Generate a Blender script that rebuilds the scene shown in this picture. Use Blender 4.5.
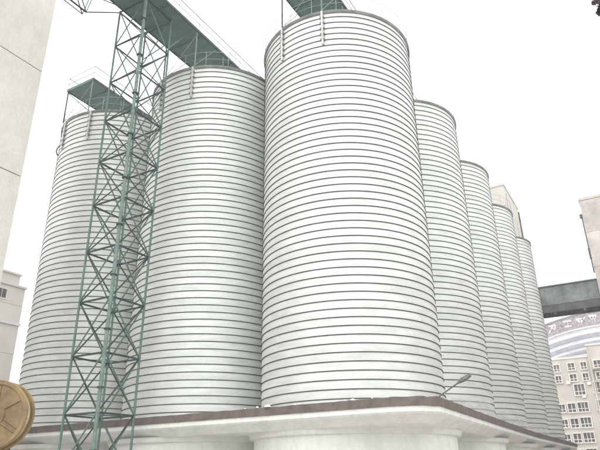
import bpy, math, random
from mathutils import Vector, Matrix, noise as mnoise

# ------------------------------------------------------------------ reset
for o in list(bpy.data.objects):
    bpy.data.objects.remove(o)
scene = bpy.context.scene
COL = scene.collection
R_ = math.radians
rng = random.Random(7)

# ------------------------------------------------------------------ camera
# world: x to the right along the front row of silos, y into the depth along the side row,
# the corner silo stands at x = y = 0, z = 0 is the yard
EYE = Vector((12.151, -25.717, 1.65))
pitch, roll, head = 0.40465, -0.01506, R_(30.0)
fw = Vector((-math.sin(head), math.cos(head), 0))
rt = Vector((math.cos(head), math.sin(head), 0))
up = Vector((0, 0, 1))
vdir = fw * math.cos(pitch) + up * math.sin(pitch)
vup = up * math.cos(pitch) - fw * math.sin(pitch)
c_, s_ = math.cos(roll), math.sin(roll)
cr = rt * c_ + vup * s_
cu = -rt * s_ + vup * c_
cam = bpy.data.cameras.new('camera')
cam.sensor_width = 36
cam.lens = 580.8 / 600 * 36
cam.clip_end = 6000
camo = bpy.data.objects.new('camera', cam)
COL.objects.link(camo)
m3 = Matrix((cr, cu, -vdir)).transposed()
camo.matrix_world = Matrix.Translation(EYE) @ m3.to_4x4()
scene.camera = camo

# ------------------------------------------------------------------ world, sun, exposure
SUN_EL, SUN_AZ = R_(58), R_(178)          # azimuth clockwise from +y
world = bpy.data.worlds.new('World')
scene.world = world
world.use_nodes = True
wn, wl = world.node_tree.nodes, world.node_tree.links
wn.clear()
w_out = wn.new('ShaderNodeOutputWorld')
w_bg = wn.new('ShaderNodeBackground')
sky = wn.new('ShaderNodeTexSky')
sky.sky_type = 'NISHITA'
sky.sun_disc = False
sky.sun_elevation = SUN_EL
sky.sun_rotation = SUN_AZ
sky.dust_density = 4
hs = wn.new('ShaderNodeHueSaturation')
hs.inputs['Saturation'].default_value = 0.08
mixw = wn.new('ShaderNodeMix')
mixw.data_type = 'RGBA'
mixw.inputs[0].default_value = 0.85        # an even cloud cover hides most of the blue
mixw.inputs[7].default_value = (10.0, 10.05, 10.0, 1)
wl.new(sky.outputs[0], hs.inputs['Color'])
wl.new(hs.outputs[0], mixw.inputs[6])
wl.new(mixw.outputs[2], w_bg.inputs['Color'])
w_bg.inputs['Strength'].default_value = 0.13
wl.new(w_bg.outputs[0], w_out.inputs['Surface'])

sun = bpy.data.lights.new('sun', 'SUN')
sun.energy = 0.5
sun.angle = R_(40)
sun.color = (1.0, 0.97, 0.93)
suno = bpy.data.objects.new('sun', sun)
COL.objects.link(suno)
sd = Vector((math.sin(SUN_AZ) * math.cos(SUN_EL), math.cos(SUN_AZ) * math.cos(SUN_EL), math.sin(SUN_EL)))
suno.rotation_euler = sd.to_track_quat('Z', 'Y').to_euler()
suno.location = (0, -40, 60)

scene.view_settings.view_transform = 'Standard'
scene.view_settings.look = 'None'
scene.view_settings.gamma = 1
scene.view_settings.exposure = 0.74

# ------------------------------------------------------------------ materials
def material(name, col, rough=0.7, metal=0.0, var=0.12, scale=3.0, stretch=(1, 1, 1), bump=0.0, bump_scale=20.0,
             tint=None, objvar=0.0, spec=0.5, fine=0.0, fine_scale=60.0):
    m = bpy.data.materials.new(name)
    m.use_nodes = True
    n, l = m.node_tree.nodes, m.node_tree.links
    b = n['Principled BSDF']
    b.inputs['Roughness'].default_value = rough
    b.inputs['Metallic'].default_value = metal
    b.inputs['Specular IOR Level'].default_value = spec
    geo = n.new('ShaderNodeNewGeometry')
    mp = n.new('ShaderNodeMapping')
    mp.inputs['Scale'].default_value = stretch
    l.new(geo.outputs['Position'], mp.inputs['Vector'])
    nz = n.new('ShaderNodeTexNoise')
    nz.inputs['Scale'].default_value = scale
    nz.inputs['Detail'].default_value = 8
    nz.inputs['Roughness'].default_value = 0.62
    l.new(mp.outputs[0], nz.inputs['Vector'])
    ramp = n.new('ShaderNodeValToRGB')
    dark = tint or tuple(c * (1 - var * 2.2) for c in col)
    lite = tuple(min(1, c * (1 + var)) for c in col)
    ramp.color_ramp.elements[0].position = 0.3
    ramp.color_ramp.elements[0].color = (*dark, 1)
    ramp.color_ramp.elements[1].position = 0.62
    ramp.color_ramp.elements[1].color = (*lite, 1)
    l.new(nz.outputs['Fac'], ramp.inputs[0])
    last = ramp.outputs[0]
    if fine:
        nf = n.new('ShaderNodeTexNoise')
        nf.inputs['Scale'].default_value = fine_scale
        nf.inputs['Detail'].default_value = 3
        l.new(geo.outputs['Position'], nf.inputs['Vector'])
        mr = n.new('ShaderNodeMapRange')
        mr.inputs[1].default_value = 0.3
        mr.inputs[2].default_value = 0.7
        mr.inputs[3].default_value = 1 - fine
        mr.inputs[4].default_value = 1 + fine
        l.new(nf.outputs['Fac'], mr.inputs[0])
        vm = n.new('ShaderNodeVectorMath')
        vm.operation = 'SCALE'
        l.new(last, vm.inputs[0])
        l.new(mr.outputs[0], vm.inputs['Scale'])
        last = vm.outputs[0]
    if objvar:
        oi = n.new('ShaderNodeObjectInfo')
        mr = n.new('ShaderNodeMapRange')
        mr.inputs[3].default_value = 1 - objvar
        mr.inputs[4].default_value = 1 + objvar
        l.new(oi.outputs['Random'], mr.inputs[0])
        vm = n.new('ShaderNodeVectorMath')
        vm.operation = 'SCALE'
        l.new(last, vm.inputs[0])
        l.new(mr.outputs[0], vm.inputs['Scale'])
        last = vm.outputs[0]
    l.new(last, b.inputs['Base Color'])
    if bump:
        nb = n.new('ShaderNodeTexNoise')
        nb.inputs['Scale'].default_value = bump_scale
        nb.inputs['Detail'].default_value = 6
        l.new(mp.outputs[0], nb.inputs['Vector'])
        bp = n.new('ShaderNodeBump')
        bp.inputs['Strength'].default_value = bump
        bp.inputs['Distance'].default_value = 0.03
        l.new(nb.outputs['Fac'], bp.inputs['Height'])
        l.new(bp.outputs[0], b.inputs['Normal'])
    return m

M = {}
M['zinc'] = material('galvanised_sheet', (0.675, 0.70, 0.675), rough=0.52, metal=0.30, var=0.06, scale=1.3, stretch=(0.55, 0.55, 2.4),
                     bump=0.16, bump_scale=2.0, objvar=0.045, fine=0.035, fine_scale=9)
M['seam'] = material('seam_shade_dirt', (0.05, 0.053, 0.05), rough=0.8, metal=0.1, var=0.25, scale=1.5)  # near-black colour carries dirt and the shade under each seam
M['rim'] = material('rim_steel', (0.22, 0.23, 0.22), rough=0.6, metal=0.4, var=0.2, scale=1.2)
M['roof'] = material('roof_sheet', (0.5, 0.52, 0.51), rough=0.5, metal=0.4, var=0.1, scale=1)
M['bracket'] = material('bracket_zinc', (0.55, 0.56, 0.55), rough=0.55, metal=0.3, var=0.15, scale=3)
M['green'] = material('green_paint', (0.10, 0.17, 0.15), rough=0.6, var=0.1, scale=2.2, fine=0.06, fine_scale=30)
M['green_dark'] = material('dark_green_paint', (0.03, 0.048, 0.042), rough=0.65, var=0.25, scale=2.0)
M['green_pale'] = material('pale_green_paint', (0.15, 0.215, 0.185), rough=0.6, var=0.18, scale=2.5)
M['rail'] = material('rail_paint', (0.34, 0.36, 0.35), rough=0.5, var=0.1, scale=4)
M['white'] = material('white_render', (0.77, 0.77, 0.74), rough=0.85, var=0.05, scale=1.1, stretch=(1.3, 1.3, 0.3), bump=0.3, bump_scale=14, fine=0.05, fine_scale=7)
M['brown'] = material('brown_strip', (0.15, 0.12, 0.108), rough=0.85, var=0.14, scale=2.5, bump=0.3, bump_scale=30, fine=0.08, fine_scale=20)
M['slab'] = material('slab_concrete', (0.42, 0.41, 0.38), rough=0.9, var=0.12, scale=1.5, bump=0.2)
M['panel'] = material('wall_concrete', (0.74, 0.715, 0.66), rough=0.9, var=0.035, scale=1.6, stretch=(1, 1, 0.6), bump=0.3, bump_scale=9, fine=0.06, fine_scale=7)
M['joint'] = material('joint_dark', (0.10, 0.095, 0.09), rough=0.95, var=0.1)  # dark core colour showing in the gaps between panels
M['pink'] = material('pink_render', (0.74, 0.69, 0.66), rough=0.9, var=0.03, scale=0.6, bump=0.15, bump_scale=10, objvar=0.03)
M['beige'] = material('beige_render', (0.60, 0.575, 0.53), rough=0.9, var=0.07, scale=0.4, bump=0.1)
M['stone'] = material('weathered_pink_concrete', (0.54, 0.495, 0.465), rough=0.92, var=0.16, scale=0.5, bump=0.3, bump_scale=6, objvar=0.05, fine=0.08, fine_scale=3)
M['gallery'] = material('gallery_sheet', (0.24, 0.26, 0.26), spec=0.2, rough=0.95, var=0.2, scale=0.8, fine=0.08, fine_scale=4)
M['soffit'] = material('dark_steel', (0.10, 0.105, 0.10), rough=0.7, var=0.2, scale=1)
M['facade'] = material('apartment_render', (0.61, 0.565, 0.515), rough=0.9, var=0.08, scale=0.25, bump=0.05)
M['frame'] = material('white_frame', (0.78, 0.76, 0.72), rough=0.6, var=0.04, scale=1)
M['glass'] = material('window_glass', (0.10, 0.10, 0.095), rough=0.08, var=0.3, scale=0.6, objvar=0.4, spec=0.8)
M['mural'] = material('mauve_cladding', (0.38, 0.33, 0.35), rough=0.8, var=0.2, scale=2.2, fine=0.2, fine_scale=3.5)
M['bandgrey'] = material('blue_grey_stripe', (0.36, 0.37, 0.43), rough=0.8, var=0.12, scale=1)
M['bandwhite'] = material('white_stripe', (0.78, 0.78, 0.80), rough=0.8, var=0.05, scale=1)
M['glyph'] = material('white_letter', (0.82, 0.82, 0.82), rough=0.6, var=0.03)
M['reel'] = material('tan_paint', (0.265, 0.185, 0.09), rough=0.75, var=0.2, scale=3.5, tint=(0.15, 0.105, 0.06), bump=0.1, fine=0.08, fine_scale=25)
M['cable'] = material('pale_rope', (0.55, 0.47, 0.36), rough=0.85, var=0.15, scale=6)
M['iron'] = material('dark_iron', (0.07, 0.07, 0.07), rough=0.6, metal=0.3, var=0.3, scale=4)
M['lamp'] = material('lamp_housing', (0.14, 0.125, 0.11), rough=0.5, metal=0.3, var=0.15, scale=5)
M['ground'] = material('yard_concrete', (0.42, 0.41, 0.385), rough=0.92, var=0.14, scale=0.35, bump=0.2, bump_scale=4, fine=0.06, fine_scale=2.5)
M['bark'] = material('bark', (0.09, 0.07, 0.06), rough=0.9, var=0.3, scale=6, bump=0.6)
M['leaf'] = material('plum_leaf', (0.045, 0.028, 0.04), rough=0.6, var=0.3, scale=5)
M['cloth'] = material('film', (0.74, 0.73, 0.74), rough=0.25, var=0.1, scale=2, bump=0.3, bump_scale=8)
mf = M['cloth'].node_tree
tr = mf.nodes.new('ShaderNodeBsdfTransparent')
mx = mf.nodes.new('ShaderNodeMixShader')
mx.inputs[0].default_value = 0.34
mo = mf.nodes['Material Output']
mf.links.new(tr.outputs[0], mx.inputs[1])
mf.links.new(mf.nodes['Principled BSDF'].outputs[0], mx.inputs[2])
mf.links.new(mx.outputs[0], mo.inputs['Surface'])

# ------------------------------------------------------------------ mesh helpers
class MB:
    def __init__(s):
        s.v, s.f = [], []
    def add(s, vs, fs):
        k = len(s.v)
        s.v += [tuple(v) for v in vs]
        s.f += [tuple(i + k for i in f) for f in fs]
        return s
    def box(s, a, b):
        x0, y0, z0 = a
        x1, y1, z1 = b
        return s.add([(x0, y0, z0), (x1, y0, z0), (x1, y1, z0), (x0, y1, z0), (x0, y0, z1), (x1, y0, z1), (x1, y1, z1), (x0, y1, z1)],
                     [(0, 3, 2, 1), (4, 5, 6, 7), (0, 1, 5, 4), (1, 2, 6, 5), (2, 3, 7, 6), (3, 0, 4, 7)])
    def tube(s, p, q, r, n=8, r2=None):
        p, q = Vector(p), Vector(q)
        d = (q - p).normalized()
        a = d.orthogonal().normalized()
        b = d.cross(a)
        r2 = r if r2 is None else r2
        vs = []
        for c, rr in ((p, r), (q, r2)):
            for i in range(n):
                t = 2 * math.pi * i / n
                vs.append(c + a * math.cos(t) * rr + b * math.sin(t) * rr)
        fs = [(i, (i + 1) % n, n + (i + 1) % n, n + i) for i in range(n)]
        fs += [tuple(range(n - 1, -1, -1)), tuple(range(n, 2 * n))]
        return s.add(vs, fs)
    def bar(s, p, q, w, h):            # rectangular bar, h along the vertical side
        p, q = Vector(p), Vector(q)
        d = (q - p).normalized()
        ref = Vector((0, 0, 1)) if abs(d.z) < 0.95 else Vector((0, 1, 0))
        a = d.cross(ref).normalized() * (w / 2)
        b = a.cross(d).normalized() * (h / 2)
        vs = [p - a - b, p + a - b, p + a + b, p - a + b, q - a - b, q + a - b, q + a + b, q - a + b]
        return s.add(vs, [(0, 3, 2, 1), (4, 5, 6, 7), (0, 1, 5, 4), (1, 2, 6, 5), (2, 3, 7, 6), (3, 0, 4, 7)])
    def lathe(s, prof, n=128, close=False):   # profile of (r, z); open or closed loop
        k = len(prof)
        vs = [(r * math.cos(2 * math.pi * i / n), r * math.sin(2 * math.pi * i / n), z) for i in range(n) for r, z in prof]
        fs = []
        for i in range(n):
            j = (i + 1) % n
            for t in range(k if close else k - 1):
                u = (t + 1) % k
                fs.append((i * k + t, j * k + t, j * k + u, i * k + u))
        return s.add(vs, fs)
    def prism(s, poly, z0, z1):
        n = len(poly)
        vs = [(x, y, z0) for x, y in poly] + [(x, y, z1) for x, y in poly]
        fs = [tuple(range(n - 1, -1, -1)), tuple(range(n, 2 * n))] + [(i, (i + 1) % n, n + (i + 1) % n, n + i) for i in range(n)]
        return s.add(vs, fs)
    def mesh(s, name, mat, smooth=False, auto=None):
        me = bpy.data.meshes.new(name)
        me.from_pydata(s.v, [], s.f)
        me.materials.append(M[mat] if isinstance(mat, str) else mat)
        if smooth:
            me.polygons.foreach_set('use_smooth', [True] * len(me.polygons))
            if auto:
                me.set_sharp_from_angle(angle=R_(auto))
        me.update()
        return me
    def build(s, name, mat, parent=None, loc=(0, 0, 0), smooth=False, auto=None):
        return link(name, s.mesh(name, mat, smooth, auto), parent, loc)

def link(name, me, parent=None, loc=(0, 0, 0)):
    o = bpy.data.objects.new(name, me)
    o.location = loc
    if parent:
        o.parent = parent
    COL.objects.link(o)
    return o

def tag(o, label, cat, group=None):
    o['label'] = label
    o['category'] = cat
    if group:
        o['group'] = group
    return o

def thing(name, loc, label, cat, group=None):
    o = bpy.data.objects.new(name, None)
    o.empty_display_size = 0.3
    o.location = loc
    COL.objects.link(o)
    return tag(o, label, cat, group)

def structure(o):
    o['kind'] = 'structure'
    return o

def tubeo(name, p, q, r, mat, parent, n=8):
    return MB().tube(p, q, r, n).build(name, mat, parent, smooth=True, auto=40)

# ------------------------------------------------------------------ dimensions read from the photograph
RS = 4.266                  # silo radius
SX, SY = 8.86, 9.452        # spacing of the front row and of the side row
PB, NB = 0.37, 55           # sheet band height, number of bands
ZT = 24.36                  # silo rim
ZS = ZT - PB * NB + 0.01    # top of the slab
ZD = ZT + 2.7               # underside of the catwalk decks

# ------------------------------------------------------------------ ground
g = MB()
g.add([(-2500, -2500, 0), (2500, -2500, 0), (2500, 2500, 0), (-2500, 2500, 0)], [(0, 1, 2, 3)])
structure(g.build('ground', 'ground'))

# ------------------------------------------------------------------ platform under the silos
poly = [(-24.0, -4.7), (4.1, -5.62), (5.15, -5.25), (5.62, -4.5), (5.05, 8), (4.62, 20), (4.55, 44), (-24.0, 44)]
def inset(pl, d):
    cx = sum(p[0] for p in pl) / len(pl)
    cy = sum(p[1] for p in pl) / len(pl)
    n = len(pl)
    out = []
    for i in range(n):
        p0, p1, p2 = Vector(pl[i - 1]), Vector(pl[i]), Vector(pl[(i + 1) % n])
        e1, e2 = (p1 - p0).normalized(), (p2 - p1).normalized()
        n1, n2 = Vector((-e1.y, e1.x)), Vector((-e2.y, e2.x))
        b = (n1 + n2).normalized()
        out.append(tuple(p1 + b * (d / max(0.3, b.dot(n1)))))
    return out
plat = thing('silo_platform', (0, 0, 0), 'white concrete platform with brown edge carrying the silos', 'platform')
MB().prism(inset(poly, 0.24), ZS - 0.098, ZS).build('deck_slab', 'slab', plat)
fb = MB()
lv = [(inset(poly, 0.05), ZS - 0.101), (inset(poly, 0.05), ZS - 0.40), (inset(poly, 0.12), ZS - 0.47), (inset(poly, 0.60), ZS - 0.76), (inset(poly, 1.2), ZS - 0.77)]
npol = len(poly)
fb.add([(x, y, z) for pl, z in lv for x, y in pl],
       [tuple(range(npol)), tuple(range(5 * npol - 1, 4 * npol - 1, -1))] +
       [(r * npol + i, (r + 1) * npol + i, (r + 1) * npol + (i + 1) % npol, r * npol + (i + 1) % npol) for r in range(4) for i in range(npol)])
fb.build('fascia_beam', 'white', plat)
# brown kerb strip: one piece for each straight run of the edge
n = len(poly)
inn = inset(poly, 0.235)
for i in (0, 1, 2, 3, 4, 5):
    a, b, c, d = (Vector((*p, 0)) for p in (poly[i], poly[i + 1], inn[i + 1], inn[i]))
    nk = max(2, round((b - a).length / 0.16))
    vs, fs = [], []
    for k in range(nk + 1):
        t = k / nk
        o_, i_ = a.lerp(b, t), d.lerp(c, t)
        rough = mnoise.fractal((t * (b - a).length * 1.3, i * 9.1, 0), 0.7, 2.0, 4)
        ex = (o_ - i_).normalized() * 0.012 * rough
        tp = ZS + 0.10 + 0.018 * rough - (0.035 if rough > 0.75 else 0)
        vs += [(o_.x + ex.x, o_.y + ex.y, ZS - 0.22 + 0.01 * mnoise.noise((t * 40, i, 3))), (o_.x + ex.x, o_.y + ex.y, tp - .02), (o_.x * .9 + i_.x * .1, o_.y * .9 + i_.y * .1, tp), (i_.x, i_.y, tp), (i_.x, i_.y, ZS - 0.22)]
    for k in range(nk):
        for q in range(5):
            w = (q + 1) % 5
            fs.append((k * 5 + q, k * 5 + 5 + q, k * 5 + 5 + w, k * 5 + w))
    fs += [(0, 1, 2, 3, 4), tuple(nk * 5 + q for q in (4, 3, 2, 1, 0))]
    MB().add(vs, fs).build('kerb_strip', 'brown', plat)

drum_prof = [(4.58, 0), (4.58, ZS - 0.99), (4.62, ZS - 0.985), (4.74, ZS - 0.965), (4.78, ZS - 0.93), (4.80, ZS - 0.83), (4.84, ZS - 0.77), (4.9, ZS - 0.74)]
drum_me = MB().lathe(drum_prof, 96).mesh('support_drum', 'white', True, 50)
SILOS = [('A', 0, 0), ('B', -SX, 0), ('C', -2 * SX, 0)] + [('R%d' % k, 0, SY * k) for k in range(1, 5)]
for nm, x, y in SILOS:
    link('support_drum', drum_me, plat, (x, y, 0))

# small rubble and mortar crumbs on the edge in front of the corner silo
for i, (x, y, s) in enumerate([(-1.7, -5.42, .09), (-1.2, -5.45, .16), (0.1, -5.45, .07), (0.3, -5.47, .06), (2.3, -5.5, .08), (2.6, -5.5, .1), (3.4, -5.5, .05), (-2.3, -5.4, .05)]):
    b = MB()
    vs = []
    for j in range(6):
        t = j * math.pi / 3
        vs.append((math.cos(t) * s * rng.uniform(.7, 1.5), math.sin(t) * s * rng.uniform(.5, .8), 0))
    vs2 = [(v[0] * .6, v[1] * .6, s * rng.uniform(.4, .8)) for v in vs]
    b.add(vs + vs2, [tuple(range(5, -1, -1)), tuple(range(6, 12))] + [(k, (k + 1) % 6, 6 + (k + 1) % 6, 6 + k) for k in range(6)])
    o = b.build('mortar_crumb', 'white', None, (x, y, ZS + 0.10))
    tag(o, 'small pale mortar crumb lying on the brown platform edge before the corner silo', 'rubble', 'mortar crumbs on the platform edge')

# ------------------------------------------------------------------ silos
band_me = MB().lathe([(RS, 0.0), (RS + 0.004, PB * .25), (RS + 0.006, PB * .5), (RS + 0.004, PB * .75), (RS, PB)], 144).add([(RS - .01, -.012, .04), (RS + .012, -.012, .04), (RS + .012, .012, .04), (RS - .01, .012, .04), (RS - .01, -.012, PB - .005), (RS + .012, -.012, PB - .005), (RS + .012, .012, PB - .005), (RS - .01, .012, PB - .005)], [(0, 3, 2, 1), (4, 5, 6, 7), (0, 1, 5, 4), (1, 2, 6, 5), (2, 3, 7, 6)]).mesh('wall_band', 'zinc', True, 35)
sw = 0.028
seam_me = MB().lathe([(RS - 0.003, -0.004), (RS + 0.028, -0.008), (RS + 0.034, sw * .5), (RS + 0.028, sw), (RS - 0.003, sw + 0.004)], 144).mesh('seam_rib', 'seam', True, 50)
rim_me = MB().lathe([(RS - 0.05, -0.10), (RS + 0.05, -0.10), (RS + 0.10, -0.02), (RS + 0.10, 0.06), (RS + 0.03, 0.10), (RS - 0.05, 0.10)], 144, True).mesh('top_rim', 'rim', True, 40)
roof_me = MB().lathe([(RS - 0.04, 0.0), (RS - 0.3, 0.08), (2.0, 0.55), (0.4, 0.95), (0.4, 1.15), (0.01, 1.15)], 72).mesh('roof', 'roof', True, 30)
post_me = MB().tube((0, 0, 0.04), (0, 0, 1.1), 0.013, 6).mesh('rail_post', 'rail')
def ring(r, z, t, n=96, k=5):
    return MB().lathe([(r + t * math.cos(2 * math.pi * j / k), z + t * math.sin(2 * math.pi * j / k)) for j in range(k)], n, True)
RR = RS + 0.02
top_rail_me = ring(RR, 1.1, 0.014).mesh('top_rail', 'rail', True)
mid_rail_me = ring(RR, 0.58, 0.011).mesh('middle_rail', 'rail', True)
PW = 1.25                                                     # half width between the deck posts
PA = math.asin(PW / (RS + 0.07))

SILO_TEXT = {
    'A': 'large ringed steel silo at the platform corner, nearest and tallest in view',
    'B': 'ringed steel silo in the front row between corner silo and lattice tower',
    'C': 'leftmost ringed steel silo standing behind the green lattice tower',
    'R1': 'first ringed steel silo behind the corner silo in the right row',
    'R2': 'second ringed steel silo behind the corner silo in the right row',
    'R3': 'third ringed steel silo behind the corner silo, in front of beige tower block',
    'R4': 'farthest ringed steel silo at the right end of the row, beside grey gallery',
}
for nm, x, y in SILOS:
    s = thing('steel_silo', (x, y, ZS), SILO_TEXT[nm], 'silo', 'ringed steel silos on the platform')
    H = ZT - ZS
    for k in range(NB):
        o = link('wall_band', band_me, s, (0, 0, H - PB * (k + 1)))
        o.rotation_euler.z = rng.uniform(0, 6.28)
        if k < NB - 1:
            link('seam_rib', seam_me, o)
    link('top_rim', rim_me, s, (0, 0, H))
    link('roof', roof_me, s, (0, 0, H))
    for k in range(20):
        t = 2 * math.pi * (k + .5) / 20
        link('rail_post', post_me, s, (RR * math.cos(t), RR * math.sin(t), H))
    link('top_rail', top_rail_me, s, (0, 0, H))
    link('middle_rail', mid_rail_me, s, (0, 0, H))
    if nm in 'ABC':
        for sg in (-1, 1):
            t = -math.pi / 2 + sg * PA
            ca, sa = math.cos(t), math.sin(t)
            rad, tan = Vector((ca, sa, 0)), Vector((-sa, ca, 0))
            b = MB()
            p = rad * (RS + 0.075)
            b.bar(p + Vector((0, 0, H + 0.05)), p + Vector((0, 0, H - 2.15)), 0.10, 0.13)
            br = b.build('wall_bracket', 'bracket', s)
            for k in range(5):
                z = H - PB * (k + 1) + 0.02
                q = rad * (RS + 0.09)
                MB().bar(q + tan * -0.13 + Vector((0, 0, z)), q + tan * 0.13 + Vector((0, 0, z)), 0.08, 0.09).build('bracket_clip', 'rim', br)

# ------------------------------------------------------------------ catwalks above the silo rows
def catwalk(x0, y0, y1, label, fronts, far_posts):
    """deck over a row of silos running in depth; base at the middle of its near end"""
    s = thing('catwalk', (x0, y0, ZD), label, 'catwalk', 'green catwalks over the silo tops')
    L = y1 - y0
    hw = 1.33
    nseg = max(1, round(L / 3.0))
    for k in range(nseg):
        a, b = L * k / nseg, L * (k + 1) / nseg
        MB().box((-hw + .03, a + .004, 0.0), (hw - .03, b - .004, 0.05)).build('deck_plate', 'green', s)
        MB().box((-hw + .035, (a + b) / 2 - .03, -0.07), (hw - .035, (a + b) / 2 + .03, -0.002)).build('cross_beam', 'green', s)
    for sg in (-1, 1):
        MB().box((sg * hw - .032, 0, -0.05), (sg * hw + .032, L, 0.13)).build('edge_beam', 'green_dark', s)
        for zz, r in ((1.12, 0.03), (0.62, 0.022)):
            tubeo('hand_rail', (sg * hw, 0.02, zz), (sg * hw, L - 0.02, zz), r, 'rail', s, 6)
        npst = max(2, round(L / 1.9))
        for k in range(npst + 1):
            yy = 0.03 + (L - 0.06) * k / npst
            tubeo('rail_post', (sg * hw, yy, 0.13), (sg * hw, yy, 1.12), 0.02, 'rail', s, 6)
    MB().box((-hw, -0.03, -0.06), (hw, 0.04, 0.14)).build('end_beam', 'green', s)
    for zz in (1.12, 0.62):
        tubeo('hand_rail', (-hw + .02, 0.03, zz), (hw - .02, 0.03, zz), 0.024, 'rail', s, 6)
    # posts that stand on the silo rims
    zz = ZT - ZD + 0.06
    for yy in fronts:
        ly = yy - y0
        for sg in (-1, 1):
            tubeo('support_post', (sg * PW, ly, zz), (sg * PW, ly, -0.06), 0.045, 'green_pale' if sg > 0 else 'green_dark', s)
        tubeo('brace', (-PW, ly, -0.15), (PW, ly + 0.01, zz + 0.1), 0.03, 'green_dark', s, 6)
        tubeo('brace', (PW, ly + 0.05, -0.15), (-PW, ly + 0.05, zz + 0.1), 0.018, 'rail', s, 6)
        for sg in (-1, 1):
            tubeo('brace', (sg * PW, ly + 0.02, zz + 0.1), (sg * PW, ly + 1.9, -0.05), 0.022, 'green_pale', s, 6)
    for yy in far_posts:
        ly = yy - y0
        for sg in (-1, 1):
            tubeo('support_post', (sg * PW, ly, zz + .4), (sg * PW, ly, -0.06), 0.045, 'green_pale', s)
    return s
PY = -(RS + 0.075) * math.cos(PA)
catwalk(0, PY - 0.05, 42, 'green catwalk deck on posts above the corner silo, cut by the top edge', [PY], [-1.5, 4.6, 8, 14, 17.5, 23.5, 27, 33, 36.5])
catwalk(-SX + 0.12, -17.5, 13.2, 'long green catwalk bridging from lattice tower onto the second silo', [PY], [-1.5, 4.6, 8, 12.5])
catwalk(-2 * SX - 0.3, PY - 0.05, 13.2, 'short green catwalk deck standing on top of the leftmost silo', [PY], [-1.5, 4.6, 8, 12.5])

# ------------------------------------------------------------------ lattice tower
TX, TY, TW = -8.13, -7.9, 2.1          # near leg and width
tw = thing('lattice_tower', (TX - TW / 2, TY + TW / 2, 0), 'tall green steel lattice tower standing before the left silos', 'tower')
hw = TW / 2
corner = {'N': (hw, -hw), 'L': (-hw, -hw), 'R': (hw, hw), 'B': (-hw, hw)}
lev = [0.15, 1.62, 4.15, 6.68, 9.21, 11.74, 14.27, 16.80, 19.33, 21.86, 24.39, 26.92]
for k, (x, y) in corner.items():
    r = 0.09 if k == 'N' else 0.055
    top = lev[-1] + (0.1 if k != 'N' else 0.1)
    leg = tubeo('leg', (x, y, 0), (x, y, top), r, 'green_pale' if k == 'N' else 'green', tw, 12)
    MB().box((x - .22, y - .22, 0.0), (x + .22, y + .22, 0.05)).build('foot_plate', 'green_dark', tw)
    if k == 'N':
        for z in lev[1:-1]:
            MB().tube((x, y, z + 1.0), (x, y, z + 1.06), 0.16, 12).build('flange', 'green_dark', leg)
faces = [('N', 'L'), ('N', 'R'), ('L', 'B'), ('R', 'B')]
for fi, (a, b) in enumerate(faces):
    pa, pb = Vector((*corner[a], 0)), Vector((*corner[b], 0))
    d = (pb - pa).normalized()
    nrm = Vector((d.y, -d.x, 0)) * (0.035 if fi in (0, 3) else -0.035)
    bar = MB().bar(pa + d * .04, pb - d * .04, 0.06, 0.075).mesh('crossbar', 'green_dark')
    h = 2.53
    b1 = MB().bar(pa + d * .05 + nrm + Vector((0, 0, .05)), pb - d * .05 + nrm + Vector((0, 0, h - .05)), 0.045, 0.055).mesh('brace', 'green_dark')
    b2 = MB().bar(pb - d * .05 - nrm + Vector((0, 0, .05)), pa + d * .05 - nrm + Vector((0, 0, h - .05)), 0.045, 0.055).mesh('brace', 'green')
    gus = MB().bar(pa + d * .02 + Vector((0, 0, -.12)), pa + d * .02 + Vector((0, 0, .12)), 0.14, 0.02).mesh('gusset_plate', 'green_dark')
    for k in range(1, len(lev)):
        link('crossbar', bar, tw, (0, 0, lev[k]))
        link('gusset_plate', gus, tw, (0, 0, lev[k]))
        if k < len(lev) - 1:
            link('brace', b1, tw, (0, 0, lev[k]))
            link('brace', b2, tw, (0, 0, lev[k]))
# knee braces under the catwalk
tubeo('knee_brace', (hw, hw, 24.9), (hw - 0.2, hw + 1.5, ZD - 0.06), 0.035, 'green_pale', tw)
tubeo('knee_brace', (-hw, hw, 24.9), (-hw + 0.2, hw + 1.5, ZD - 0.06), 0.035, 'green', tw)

# ------------------------------------------------------------------ truss leaving the tower head towards the upper left
tb = Vector((-11.85, -9.0, ZD - 0.2))
ts = thing('conveyor_truss', tb, 'dark steel truss hanging at the upper left beside the tower head', 'truss')
end = Vector((0, -9.5, 0))
for i, dx in enumerate((0.0, -0.32)):
    tubeo('bottom_chord', (dx, 0, 0), (dx, -9.5, 0), 0.055 if i == 0 else 0.03, 'green_dark', ts)
    tubeo('top_chord', (dx, 0.3, 1.5), (dx, -9.5, 1.5), 0.05, 'green_dark', ts)
    for k in range(5):
        y = -1.9 * k
        tubeo('web_member', (dx, y, 0), (dx, y - 0.95, 1.5), 0.035, 'green_dark', ts, 6)
        tubeo('web_member', (dx, y - 0.95, 1.5), (dx, y - 1.9, 0), 0.03, 'green', ts, 6)
    tubeo('web_member', (dx, 0, 0), (dx, 0.3, 1.5), 0.03, 'green', ts, 6)
tubeo('tie_beam', (0, 0, 0), (-10.23 - tb.x, -7.9 - tb.y, 0.05), 0.035, 'green_dark', ts)
tubeo('tie_beam', (0, 0.3, 1.5), (-10.19 - tb.x, -8.2 - tb.y, 0.35), 0.03, 'green_dark', ts)
for k in range(4):
    tubeo('hanger', (0, -2.4 * k - 0.9, 1.5), (1.68, -2.4 * k - 0.9, 0.32), 0.03, 'green_dark', ts, 6)

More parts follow.
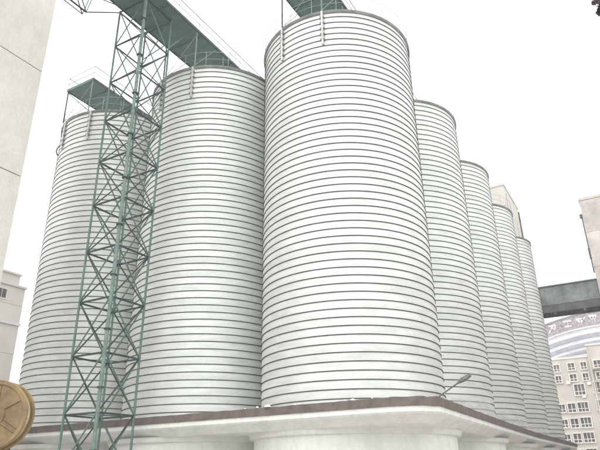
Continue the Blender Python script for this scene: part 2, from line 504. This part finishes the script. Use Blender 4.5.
# ------------------------------------------------------------------ hanging cable loop on the leftmost silo
def curve_tube(name, pts, r, mat, parent=None, loc=(0, 0, 0), n=6):
    b = MB()
    P = [Vector(p) for p in pts]
    vs, fs = [], []
    a = None
    for i, p in enumerate(P):
        d = (P[min(i + 1, len(P) - 1)] - P[max(i - 1, 0)]).normalized()
        if a is None:
            a = d.orthogonal().normalized()
        a = (a - d * a.dot(d)).normalized()
        bb = d.cross(a)
        for j in range(n):
            t = 2 * math.pi * j / n
            vs.append(p + a * math.cos(t) * r + bb * math.sin(t) * r)
    for i in range(len(P) - 1):
        for j in range(n):
            fs.append((i * n + j, i * n + (j + 1) % n, (i + 1) * n + (j + 1) % n, (i + 1) * n + j))
    fs += [tuple(range(n - 1, -1, -1)), tuple(range((len(P) - 1) * n, len(P) * n))]
    b.add(vs, fs)
    return b.build(name, mat, parent, loc, smooth=True, auto=60)
ang = R_(215)
loop = []
for i in range(25):
    t = i / 24
    a = ang + 0.0 * t
    rr = RS + 0.12 + 0.34 * math.sin(math.pi * t)
    loop.append((-2 * SX + rr * math.cos(a), rr * math.sin(a), ZT - 0.1 - 1.3 * t))
tag(curve_tube('cable_loop', loop, 0.05, 'iron'), 'dark cable loop hanging off the left rim of the leftmost silo', 'cable')

# ------------------------------------------------------------------ lamp at the platform corner
lx, ly = 5.42, -4.45
lp = thing('yard_lamp', (lx, ly, ZS), 'small dark arm lamp leaning out from the platform corner', 'lamp')
MB().box((-.07, -.07, 0), (.07, .07, .14)).build('base_plate', 'lamp', lp)
arm = [(0, 0, .05), (.1, .06, .12), (.45, .27, .38), (.85, .5, .66)]
curve_tube('arm', arm, 0.026, 'lamp', lp)
hd = MB()
d = Vector((.4, .23, .24)).normalized()
p0 = Vector((.72, .42, .57))
side = d.cross(Vector((0, 0, 1))).normalized()
upv = side.cross(d)
prof = [(0, .035, .035), (.08, .07, .06), (.24, .15, .11), (.42, .17, .11), (.56, .14, .08), (.62, .06, .03)]
vs, fs = [], []
for t, w, h in prof:
    for j in range(10):
        a = 2 * math.pi * j / 10
        vs.append(p0 + d * t + side * math.cos(a) * w + upv * math.sin(a) * h * (1 if math.sin(a) > 0 else .6))
for i in range(len(prof) - 1):
    for j in range(10):
        fs.append((i * 10 + j, i * 10 + (j + 1) % 10, (i + 1) * 10 + (j + 1) % 10, (i + 1) * 10 + j))
fs += [tuple(range(9, -1, -1)), tuple(range(50, 60))]
hd.add(vs, fs).build('lamp_head', 'lamp', lp, smooth=True, auto=50)

# ------------------------------------------------------------------ crumpled plastic film along the foot of the side row
def film(cy, a0, a1, hmax, seed, label):
    nx, nz = 110, 22
    b = MB()
    vs = []
    for i in range(nx + 1):
        t = i / nx
        a = a0 + (a1 - a0) * t
        top = hmax * (0.62 + 0.22 * mnoise.noise((t * 4 + seed, seed, 0)) + 0.06 * mnoise.noise((t * 22, seed, 5))) * min(1, 3 * t + .35, 3 * (1 - t) + .35)
        for k in range(nz + 1):
            u = k / nz
            w1 = mnoise.fractal((t * 4 + seed, u * 7, seed * 2), 0.6, 2.0, 4)
            w2 = mnoise.noise((t * 26 + seed, u * 9, 1.7))
            r = RS + 0.085 + (1 - u) ** 1.5 * 0.16 + 0.05 * abs(w1) + 0.02 * abs(w2)
            vs.append((r * math.cos(a), r * math.sin(a), 0.03 + top * u))
    fs = [(i * (nz + 1) + k, (i + 1) * (nz + 1) + k, (i + 1) * (nz + 1) + k + 1, i * (nz + 1) + k + 1) for i in range(nx) for k in range(nz)]
    b.add(vs, fs)
    o = b.build('plastic_sheet', 'cloth', None, (0, cy, ZS), smooth=True)
    tag(o, label, 'plastic sheet', 'plastic sheets round the silo feet')
film(SY, R_(-62), R_(6), 1.9, 1.3, 'crumpled pale plastic sheet round the foot of first silo behind the corner')
film(2 * SY, R_(-62), R_(4), 1.7, 4.1, 'crumpled pale plastic sheet round the foot of second silo behind the corner')
film(3 * SY, R_(-60), R_(0), 1.3, 7.7, 'crumpled pale plastic sheet round the foot of third silo behind the corner')

# ------------------------------------------------------------------ concrete building at the left
bl = thing('concrete_building', (-16.5, -13.3, 0), 'tall pale concrete wall of a building at the upper left', 'building')
MB().box((-2.4, -4.0, 0), (2.4, 3.55, 30.6)).build('wall_core', 'joint', bl)
zl = [0.02, 2.72, 9.46, 16.21, 22.96, 29.71, 31.0]
for i in range(6):
    MB().box((2.405, -4.0, zl[i] + .03), (2.5, 3.66, zl[i + 1] - .03)).build('concrete_panel', 'panel', bl)
    for a, b in ((-2.4, 0.0), (0.0, 2.4)):
        MB().box((a + .016, 3.555, zl[i] + .03), (b - .016, 3.655, zl[i + 1] - .03)).build('concrete_panel', 'panel', bl)
        MB().box((a + .016, -4.1, zl[i] + .03), (b - .016, -4.005, zl[i + 1] - .03)).build('concrete_panel', 'panel', bl)

# ------------------------------------------------------------------ small pinkish building at the lower left
p2 = thing('tiled_building', (-37, -9, 0), 'low pinkish building with white string course at the left edge', 'building')
MB().box((-6.9, -11, 0), (6.9, 11.33, 15.75)).build('wall', 'joint', p2)
MB().box((-6.5, -10, 15.76), (6.88, 10.85, 16.75)).build('attic', 'pink', p2)
MB().box((-6.6, -10.1, 16.755), (6.98, 10.95, 16.9)).build('attic_cap', 'pink', p2)
MB().box((-6.95, -11.1, 15.755), (7.1, 11.5, 15.92)).build('roof_edge', 'pink', p2)
MB().box((6.91, -11, 12.72), (7.1, 11.5, 12.92)).build('string_course', 'bandwhite', p2)
rows = [0, 2.1, 4.2, 6.3, 8.4, 10.5, 12.71, 14.3, 15.745]
cols = [11.42, 7.9, 4.4, 0.9, -2.6, -6.1, -11]
for i in range(len(rows) - 1):
    z0 = rows[i] if rows[i] != 12.71 else 12.93
    for j in range(len(cols) - 1):
        MB().box((6.905, cols[j + 1] + .012, z0 + .012), (7.0, cols[j] - .012, rows[i + 1] - .012)).build('wall_panel', 'pink', p2)
    MB().box((-6.9, 11.335, z0 + .012), (6.9, 11.42, rows[i + 1] - .012)).build('wall_panel', 'pink', p2)
for k in range(3):
    y = 8.95 - k * 4.6
    w = MB().box((7.001, y, 14.55), (7.05, y + 0.95, 15.45)).build('window', 'frame', p2)
    MB().box((7.052, y + .1, 14.65), (7.056, y + .45, 15.35)).build('pane', 'glass', w)
    MB().box((7.052, y + .5, 14.65), (7.056, y + .85, 15.35)).build('pane', 'glass', w)

# ------------------------------------------------------------------ head house behind the side row
hh = thing('head_house', (-2.7, 47.3, 0), 'beige tower block rising behind the right row of silos', 'building')
MB().box((-4.5, -4.35, 0), (4.5, 4.3, 34.3)).build('wall', 'beige', hh)
MB().box((-4.58, -4.43, 34.305), (4.58, 4.38, 34.55)).build('parapet', 'beige', hh)
for z in (30.4, 31.6, 28.8):
    MB().box((-4.5, -4.40, z), (4.5, -4.352, z + .10)).build('ledge', 'beige', hh)
for y, z0, z1 in ((-3.6, 31.4, 33.4), (-3.6, 26.6, 28.8), (1.9, 28.8, 31.6), (1.9, 24.8, 27.0)):
    w = MB().box((4.502, y, z0), (4.56, y + .75, z1)).build('window', 'stone', hh)
    MB().box((4.562, y + .08, z0 + .08), (4.57, y + .67, z1 - .08)).build('pane', 'glass', w)
tubeo('downpipe', (4.6, 4.15, 0), (4.6, 4.15, 33.9), 0.09, 'soffit', hh)
MB().box((-2.0, -4.6, 29.6), (-1.2, -4.41, 29.9)).build('wall_lamp', 'soffit', hh)

# ------------------------------------------------------------------ weathered building at the right
wb = thing('weathered_building', (17.6, 54, 0), 'weathered pinkish concrete building cut by the right edge', 'building')
MB().box((-7.9, -7.9, 0), (7.9, 7.9, 31.4)).build('wall_core', 'joint', wb)
zz = [0, 4.6, 9.2, 13.8, 18.4, 23.0, 27.3, 31.4]
for i in range(7):
    for j in range(4):
        a, b = -8 + 4 * j, -4 + 4 * j
        MB().box((a + .012, -8.0, zz[i] + .015), (b - .012, -7.905, zz[i + 1] - .015)).build('concrete_panel', 'stone', wb)
        MB().box((-8.0, (a if j else -7.9) + .012, zz[i] + .015), (-7.905, b - .012, zz[i + 1] - .015)).build('concrete_panel', 'stone', wb)
MB().box((-8.08, -8.08, 31.405), (8.0, 8.0, 31.72)).build('parapet', 'stone', wb)
MB().box((3.0, -48, 0), (12, -8.1, 15)).build('added_shade_wing', 'stone', wb)  # unseen wing, added to darken the lower right-row silos
MB().box((2.9, -48.1, 15.005), (12.1, -8.1, 15.3)).build('added_wing_parapet', 'stone', wb)
for k in range(10):  # windows of the added wing
    for z in (1.2, 4.9, 8.6, 12.0):
        w = MB().box((2.94, -46.5 + 3.9 * k, z), (2.997, -44.6 + 3.9 * k, z + 1.7)).build('window', 'frame', wb)
        MB().box((2.925, -46.4 + 3.9 * k, z + .1), (2.938, -44.7 + 3.9 * k, z + 1.6)).build('pane', 'glass', w)
dp = tubeo('downpipe', (-8.10, -7.4, 22.5), (-8.10, -7.4, 29.6), 0.07, 'soffit', wb)
MB().box((-8.32, -7.6, 29.4), (-8.0, -7.2, 29.85)).build('pipe_hopper', 'soffit', dp)
MB().box((-8.22, -7.55, 24.2), (-8.0, -7.25, 25.5)).build('pipe_box', 'soffit', dp)

# ------------------------------------------------------------------ gallery bridge between head house and weathered building
gb = thing('gallery_bridge', (5.7, 48.5, 18.6), 'grey enclosed gallery bridge spanning to the weathered building', 'bridge')
MB().box((-3.88, -1.4, 0.95), (3.86, 1.4, 3.2)).build('body', 'soffit', gb)
for k in range(4):
    a, b = -3.88 + 1.935 * k, -3.88 + 1.935 * (k + 1)
    MB().box((a + .012, -1.47, 0.98), (b - .012, -1.403, 3.12)).build('cladding_panel', 'gallery', gb)
MB().box((-3.88, -1.6, 3.205), (3.86, 1.6, 3.32)).build('roof', 'gallery', gb)
for y in (-1.3, 1.3):
    MB().box((-3.88, y - .14, 0.12), (3.86, y + .14, 0.945)).build('girder', 'soffit', gb)
for k in range(5):
    MB().box((-3.7 + 1.8 * k, -1.15, 0.4), (-3.55 + 1.8 * k, 1.15, 0.7)).build('cross_beam', 'soffit', gb)
for x in (-1.2, 2.0):
    MB().box((x - .12, -1.5, -0.12), (x + .12, -1.1, 0.115)).build('bracket', 'soffit', gb)
for x in (-3.88,):
    pass

# ------------------------------------------------------------------ apartment block far at the right
ap = thing('apartment_block', (6, 106, 0), 'cream apartment block with white framed windows at the right', 'building')
MB().box((-14, -6, 0), (14, 2, 21.6)).build('wall', 'facade', ap)
MB().box((-14.1, -6.15, 21.605), (-2.75, 2, 21.95)).build('cornice', 'frame', ap)
MB().box((-2.7, -6.7, 0), (-2.45, -6.005, 23.2)).build('pilaster', 'facade', ap)
MB().box((-2.44, -6.6, 19.1), (14, 1.9, 23.6)).build('bay', 'facade', ap)
MB().box((-2.8, -6.8, 23.605), (14, 2, 23.9)).build('bay_cornice', 'frame', ap)

def win(x0, x1, z0, z1, yf, nx, deep=0.32):
    """window box proud of the facade, x and z in world, facing -y"""
    X0, X1 = x0 - 6, x1 - 6
    t = 0.17
    o = MB()
    o.box((X0, yf - deep, z0), (X1, yf - .003, z0 + t))
    o.box((X0, yf - deep, z1 - t), (X1, yf - .003, z1))
    o.box((X0, yf - deep, z0 + t), (X0 + t, yf - .003, z1 - t))
    o.box((X1 - t, yf - deep, z0 + t), (X1, yf - .003, z1 - t))
    w = o.build('window', 'frame', ap)
    zs = z0 + (z1 - z0) * .36
    wdt = (X1 - X0 - 2 * t) / nx
    for k in range(nx):
        a, b = X0 + t + wdt * k, X0 + t + wdt * (k + 1)
        for q0, q1 in ((z0 + t, zs), (zs, z1 - t)):
            MB().box((a + .06, yf - .06, q0 + .05), (b - .06, yf - .02, q1 - .05)).build('pane', 'glass', w)
    mb = MB()
    for k in range(1, nx):
        a = X0 + t + wdt * k
        mb.box((a - .06, yf - .12, z0 + t), (a + .06, yf - .065, z1 - t))
    mb.box((X0 + t, yf - .14, zs - .06), (X1 - t, yf - .125, zs + .06))
    mb.build('mullion', 'frame', w)
for z in (14.55, 11.5, 8.75, 6.1, 3.3):
    h = 2.25 if z > 12 else 2.0
    first = z > 14
    win(-0.35, 1.75, z, z + h, -6, 3)
    if not first:
        win(-2.1, -0.45, z, z + h * .95, -6, 2)
        win(-3.75, -2.3, z + .1, z + h * .9, -6, 2)
    win(3.0, 5.0, z + .2, z + .2 + h, -6, 3)
    win(-6.0, -4.4, z, z + h, -6, 2)
    win(6.2, 8.2, z + .2, z + .2 + h, -6, 3)
for z in (19.25, 17.15):
    win(-0.75, 0.75, z, z + 1.6, -6, 2)
    win(1.55, 2.85, z, z + 1.6, -6, 2)
    win(-3.35, -2.0, z - .1, z + 1.5, -6, 2)
    win(3.9, 5.4, z, z + 1.6, -6.6 if z > 19 else -6, 2)
    win(-5.8, -4.8, z, z + 1.4, -6, 2)
for x, z in ((-1.4, 17.4), (0.9, 14.7), (2.2, 17.0)):
    MB().box((x - 6, -6.4, z - .6), (x - 5.3, -6.003, z)).build('air_conditioner', 'frame', ap)

# ------------------------------------------------------------------ arched hall behind the apartments
hl = thing('arched_hall', (7.5, 108, 0), 'building with arched striped gable and mauve lettered band under the gallery', 'building')
AX, RAD = 0.0, 42.0
def arc_z(x, apex):
    return apex - (RAD - math.sqrt(RAD * RAD - (x - AX) ** 2))
def arch_band(name, top, bot, yf, yb, mat):
    N = 40
    xs = [-16 + 32 * i / N for i in range(N + 1)]
    vs = []
    for x in xs:
        zt_, zb_ = arc_z(x, top), (arc_z(x, bot) if bot > 1 else bot)
        vs += [(x, yf, zb_), (x, yf, zt_), (x, yb, zt_), (x, yb, zb_)]
    fs = []
    for i in range(N):
        a, b = i * 4, (i + 1) * 4
        fs += [(a, b, b + 1, a + 1), (a + 1, b + 1, b + 2, a + 2), (a + 2, b + 2, b + 3, a + 3), (a + 3, b + 3, b, a)]
    fs += [(0, 1, 2, 3), (N * 4 + 3, N * 4 + 2, N * 4 + 1, N * 4)]
    return MB().add(vs, fs).build(name, mat, hl)
arch_band('gable_wall', 30.9, 0.0, -3.9, 6, 'bandwhite')
mu = arch_band('lettered_band', 31.02, 28.35, -4.25, -3.905, 'mural')
arch_band('gable_edge', 31.25, 31.03, -4.4, 6.2, 'bandgrey')
for t, b in ((26.9, 26.15), (25.35, 24.6), (23.95, 23.4), (22.6, 22.0)):
    arch_band('stripe', t, b, -4.15, -3.905, 'bandgrey')
arch_band('ledge', 28.34, 28.1, -4.3, -3.905, 'bandwhite')
# white lettering, strokes as thick plates: four marks, worn and hardly legible
def glyph(cx, cz, sc, strokes):
    b = MB()
    for (x0, z0, x1, z1, w) in strokes:
        b.bar((cx + x0 * sc, -4.3, cz + z0 * sc), (cx + x1 * sc, -4.3, cz + z1 * sc), 0.09, w * sc)
    b.build('letter', 'glyph', mu)
gl = [(-10.0, [(-.6, .45, .6, .6, .28), (.45, .5, .2, -.2, .36), (-.3, .1, .3, .2, .3), (-.75, -.75, -.35, -.2, .18)]),
      (-7.0, [(-.7, .45, .7, .5, .26), (0, .4, .05, -.45, .36), (-.55, -.5, .6, -.42, .24)]),
      (-4.45, [(-.7, .4, -.1, -.4, .3), (-.1, -.4, .35, .25, .34), (.3, .0, .8, .55, .2), (-.5, .3, .3, .3, .26)]),
      (-2.15, [(-.65, .45, .65, .45, .3), (-.4, .3, 0, -.4, .3), (.4, .3, 0, -.4, .3), (-.3, .1, .3, .1, .3)]),
      (0.4, [(-.6, .45, .6, .45, .28), (0, .5, 0, -.5, .3), (-.6, -.45, .6, -.45, .28)])]
for cx, st in gl:
    glyph(cx, arc_z(cx, 29.75), 1.15, st)
# ------------------------------------------------------------------ cable reel on its stand at the lower left
def reel():
    dist = 9.0
    ctr = Vector((4.70, -20.66, 2.43)) - rt * 0.21
    s = thing('cable_reel', (ctr.x, ctr.y, 0), 'tan ribbed metal cable reel at the lower left edge', 'cable reel')
    look = (Vector((EYE.x, EYE.y, 0)) - Vector((ctr.x, ctr.y, 0))).normalized()   # reel faces roughly this way
    rot = Matrix.Rotation(R_(-27), 4, 'Z')
    ax = (rot @ look).normalized()                 # axle, towards the viewer's left
    u = ax.cross(Vector((0, 0, 1))).normalized()
    v = Vector((0, 0, 1))
    Rr, wd = 0.455, 0.22
    O = Vector((0, 0, ctr.z))
    def disc(mb, prof, n=56):                      # prof of (radius, offset along the axle), closed
        k = len(prof)
        vs, fs = [], []
        for i in range(n):
            t = 2 * math.pi * i / n
            for r, h in prof:
                vs.append(O + u * math.cos(t) * r + v * math.sin(t) * r + ax * h)
        for i in range(n):
            j = (i + 1) % n
            for q in range(k):
                w = (q + 1) % k
                fs.append((i * k + q, j * k + q, j * k + w, i * k + w))
        mb.add(vs, fs)
        return mb
    for nm, h0, sg in (('flange', 0.0, 1), ('flange', -wd, -1)):
        f = disc(MB(), [(0.06, h0 - .012 * sg), (0.06, h0 + .012 * sg), (0.15, h0 + .016 * sg), (0.16, h0), (Rr - .07, h0), (Rr - .055, h0 + .022 * sg), (Rr - .01, h0 + .026 * sg),
                        (Rr, h0 + .01 * sg), (Rr, h0 - .03 * sg), (Rr - .02, h0 - .03 * sg), (Rr - .03, h0 - .012 * sg)]).build(nm, 'reel', s, smooth=True, auto=35)
        if sg > 0:
            for k in range(6):
                t = math.pi * k / 3 + 0.55
                dr = u * math.cos(t) + v * math.sin(t)
                tn = -u * math.sin(t) + v * math.cos(t)
                for off in ((-.03, .03) if k % 2 else (0,)):
                    a = O + dr * .16 + tn * off + ax * (h0 + .008)
                    b = O + dr * (Rr - .075) + tn * off + ax * (h0 + .008)
                    MB().tube(a, b, 0.008, 8).build('rib', 'reel', f, smooth=True, auto=60)
            disc(MB(), [(0.03, .0), (0.03, .06), (0.06, .06), (0.07, .045), (0.07, .0)], 32).build('hub_plate', 'iron', f, smooth=True, auto=40)
    disc(MB(), [(0.10, -wd + .014), (0.40, -wd + .014), (0.40, -.014), (0.10, -.014)], 56).build('wound_rope', 'cable', s, smooth=True, auto=40)
    MB().tube(O + ax * .32, O - ax * (wd + .3), 0.028, 12).build('axle', 'iron', s, smooth=True, auto=50)
    for h in (.22, -wd - .2):
        p = O + ax * h
        for sg in (-1, 1):
            foot = Vector((p.x, p.y, 0)) + u * .42 * sg
            MB().bar(foot, p - Vector((0, 0, .02)), 0.05, 0.05).build('stand_leg', 'iron', s)
        MB().bar(Vector((p.x, p.y, .5)) - u * .36, Vector((p.x, p.y, .5)) + u * .36, 0.04, 0.04).build('stand_rail', 'iron', s)
reel()

# ------------------------------------------------------------------ plum tree reaching into the upper right corner
def tree():
    base = Vector((14.35, -19.62, 0))
    s = thing('plum_tree', base, 'dark purple leaved tree reaching into the upper right corner', 'tree')
    tk = MB()
    pts = [Vector((0, 0, 0)), Vector((.05, .03, 1.2)), Vector((-.03, .08, 2.4)), Vector((.06, .02, 3.6)), Vector((.0, .0, 4.8)), Vector((.1, .05, 6.6))]
    rad = [.15, .12, .10, .085, .06, .02]
    for i in range(5):
        tk.tube(pts[i], pts[i + 1], rad[i], 10, rad[i + 1])
    rg = random.Random(3)
    tips = []
    for k in range(34):
        z = rg.uniform(3.6, 6.3)
        t = k * 2.4
        st = Vector((0, 0, z))
        e = st + Vector((math.cos(t) * rg.uniform(.7, 1.2), math.sin(t) * rg.uniform(.7, 1.2), rg.uniform(.2, .8)))
        tk.tube(st, e, .035, 6, .01)
        tips.append((st, e, 460, .2))
    # the bough whose leafy end hangs into the picture
    e = Vector((12.565, -20.735, 5.56)) - base
    st = Vector((0, 0, 4.9))
    mid = st.lerp(e, .6) + Vector((0, 0, .25))
    tk.tube(st, mid, .035, 6, .02)
    tk.tube(mid, e, .02, 6, .006)
    tips.append((mid, e, 900, .13))
    for q in (.2, .5, .75):
        b0 = mid.lerp(e, q)
        b1 = b0 + Vector((rg.uniform(-.05, .35), rg.uniform(.1, .4), rg.uniform(-.1, .35)))
        tk.tube(b0, b1, .012, 5, .004)
        tips.append((b0, b1, 240, .09))
    tips.append((e + Vector((.06, .03, .16)), e + Vector((.0, .0, -.02)), 420, .055))
    tk.build('trunk', 'bark', s, smooth=True, auto=50)
    cw = MB()
    for st, e, cnt, sp in tips:
        for q in range(cnt):
            t = rg.uniform(.25, 1.02)
            off = Vector((rg.uniform(-1, 1), rg.uniform(-1, 1), rg.uniform(-1.3, 1)))
            c = st.lerp(e, t) + off * sp * (1.95 - 1.1 * t) * rg.uniform(.35, 1.3)
            d = Vector((rg.gauss(0, 1), rg.gauss(0, 1), rg.gauss(-.4, .8))).normalized()
            sd_ = d.orthogonal().normalized()
            sd_.rotate(Matrix.Rotation(rg.uniform(0, 6.28), 3, d))
            L = rg.uniform(.05, .085)
            w = L * .34
            nn = d.cross(sd_) * w * .35
            cw.add([c, c + d * L * .45 + sd_ * w + nn, c + d * L, c + d * L * .45 - sd_ * w + nn], [(0, 1, 2), (0, 2, 3)])
    cw.build('crown', 'leaf', s)
tree()

# ------------------------------------------------------------------ thin overcast haze over the whole place
hz = MB().box((-60, -32, -1), (40, 125, 40))
hz = hz.build('haze', 'rail')
hm = bpy.data.materials.new('haze_air')
hm.use_nodes = True
hm.node_tree.nodes.clear()
ho = hm.node_tree.nodes.new('ShaderNodeOutputMaterial')
hv = hm.node_tree.nodes.new('ShaderNodeVolumePrincipled')
hv.inputs['Color'].default_value = (0.96, 0.97, 0.98, 1)
hv.inputs['Density'].default_value = 0.0018
hm.node_tree.links.new(hv.outputs[0], ho.inputs['Volume'])
hz.data.materials.clear()
hz.data.materials.append(hm)
hz['kind'] = 'stuff'
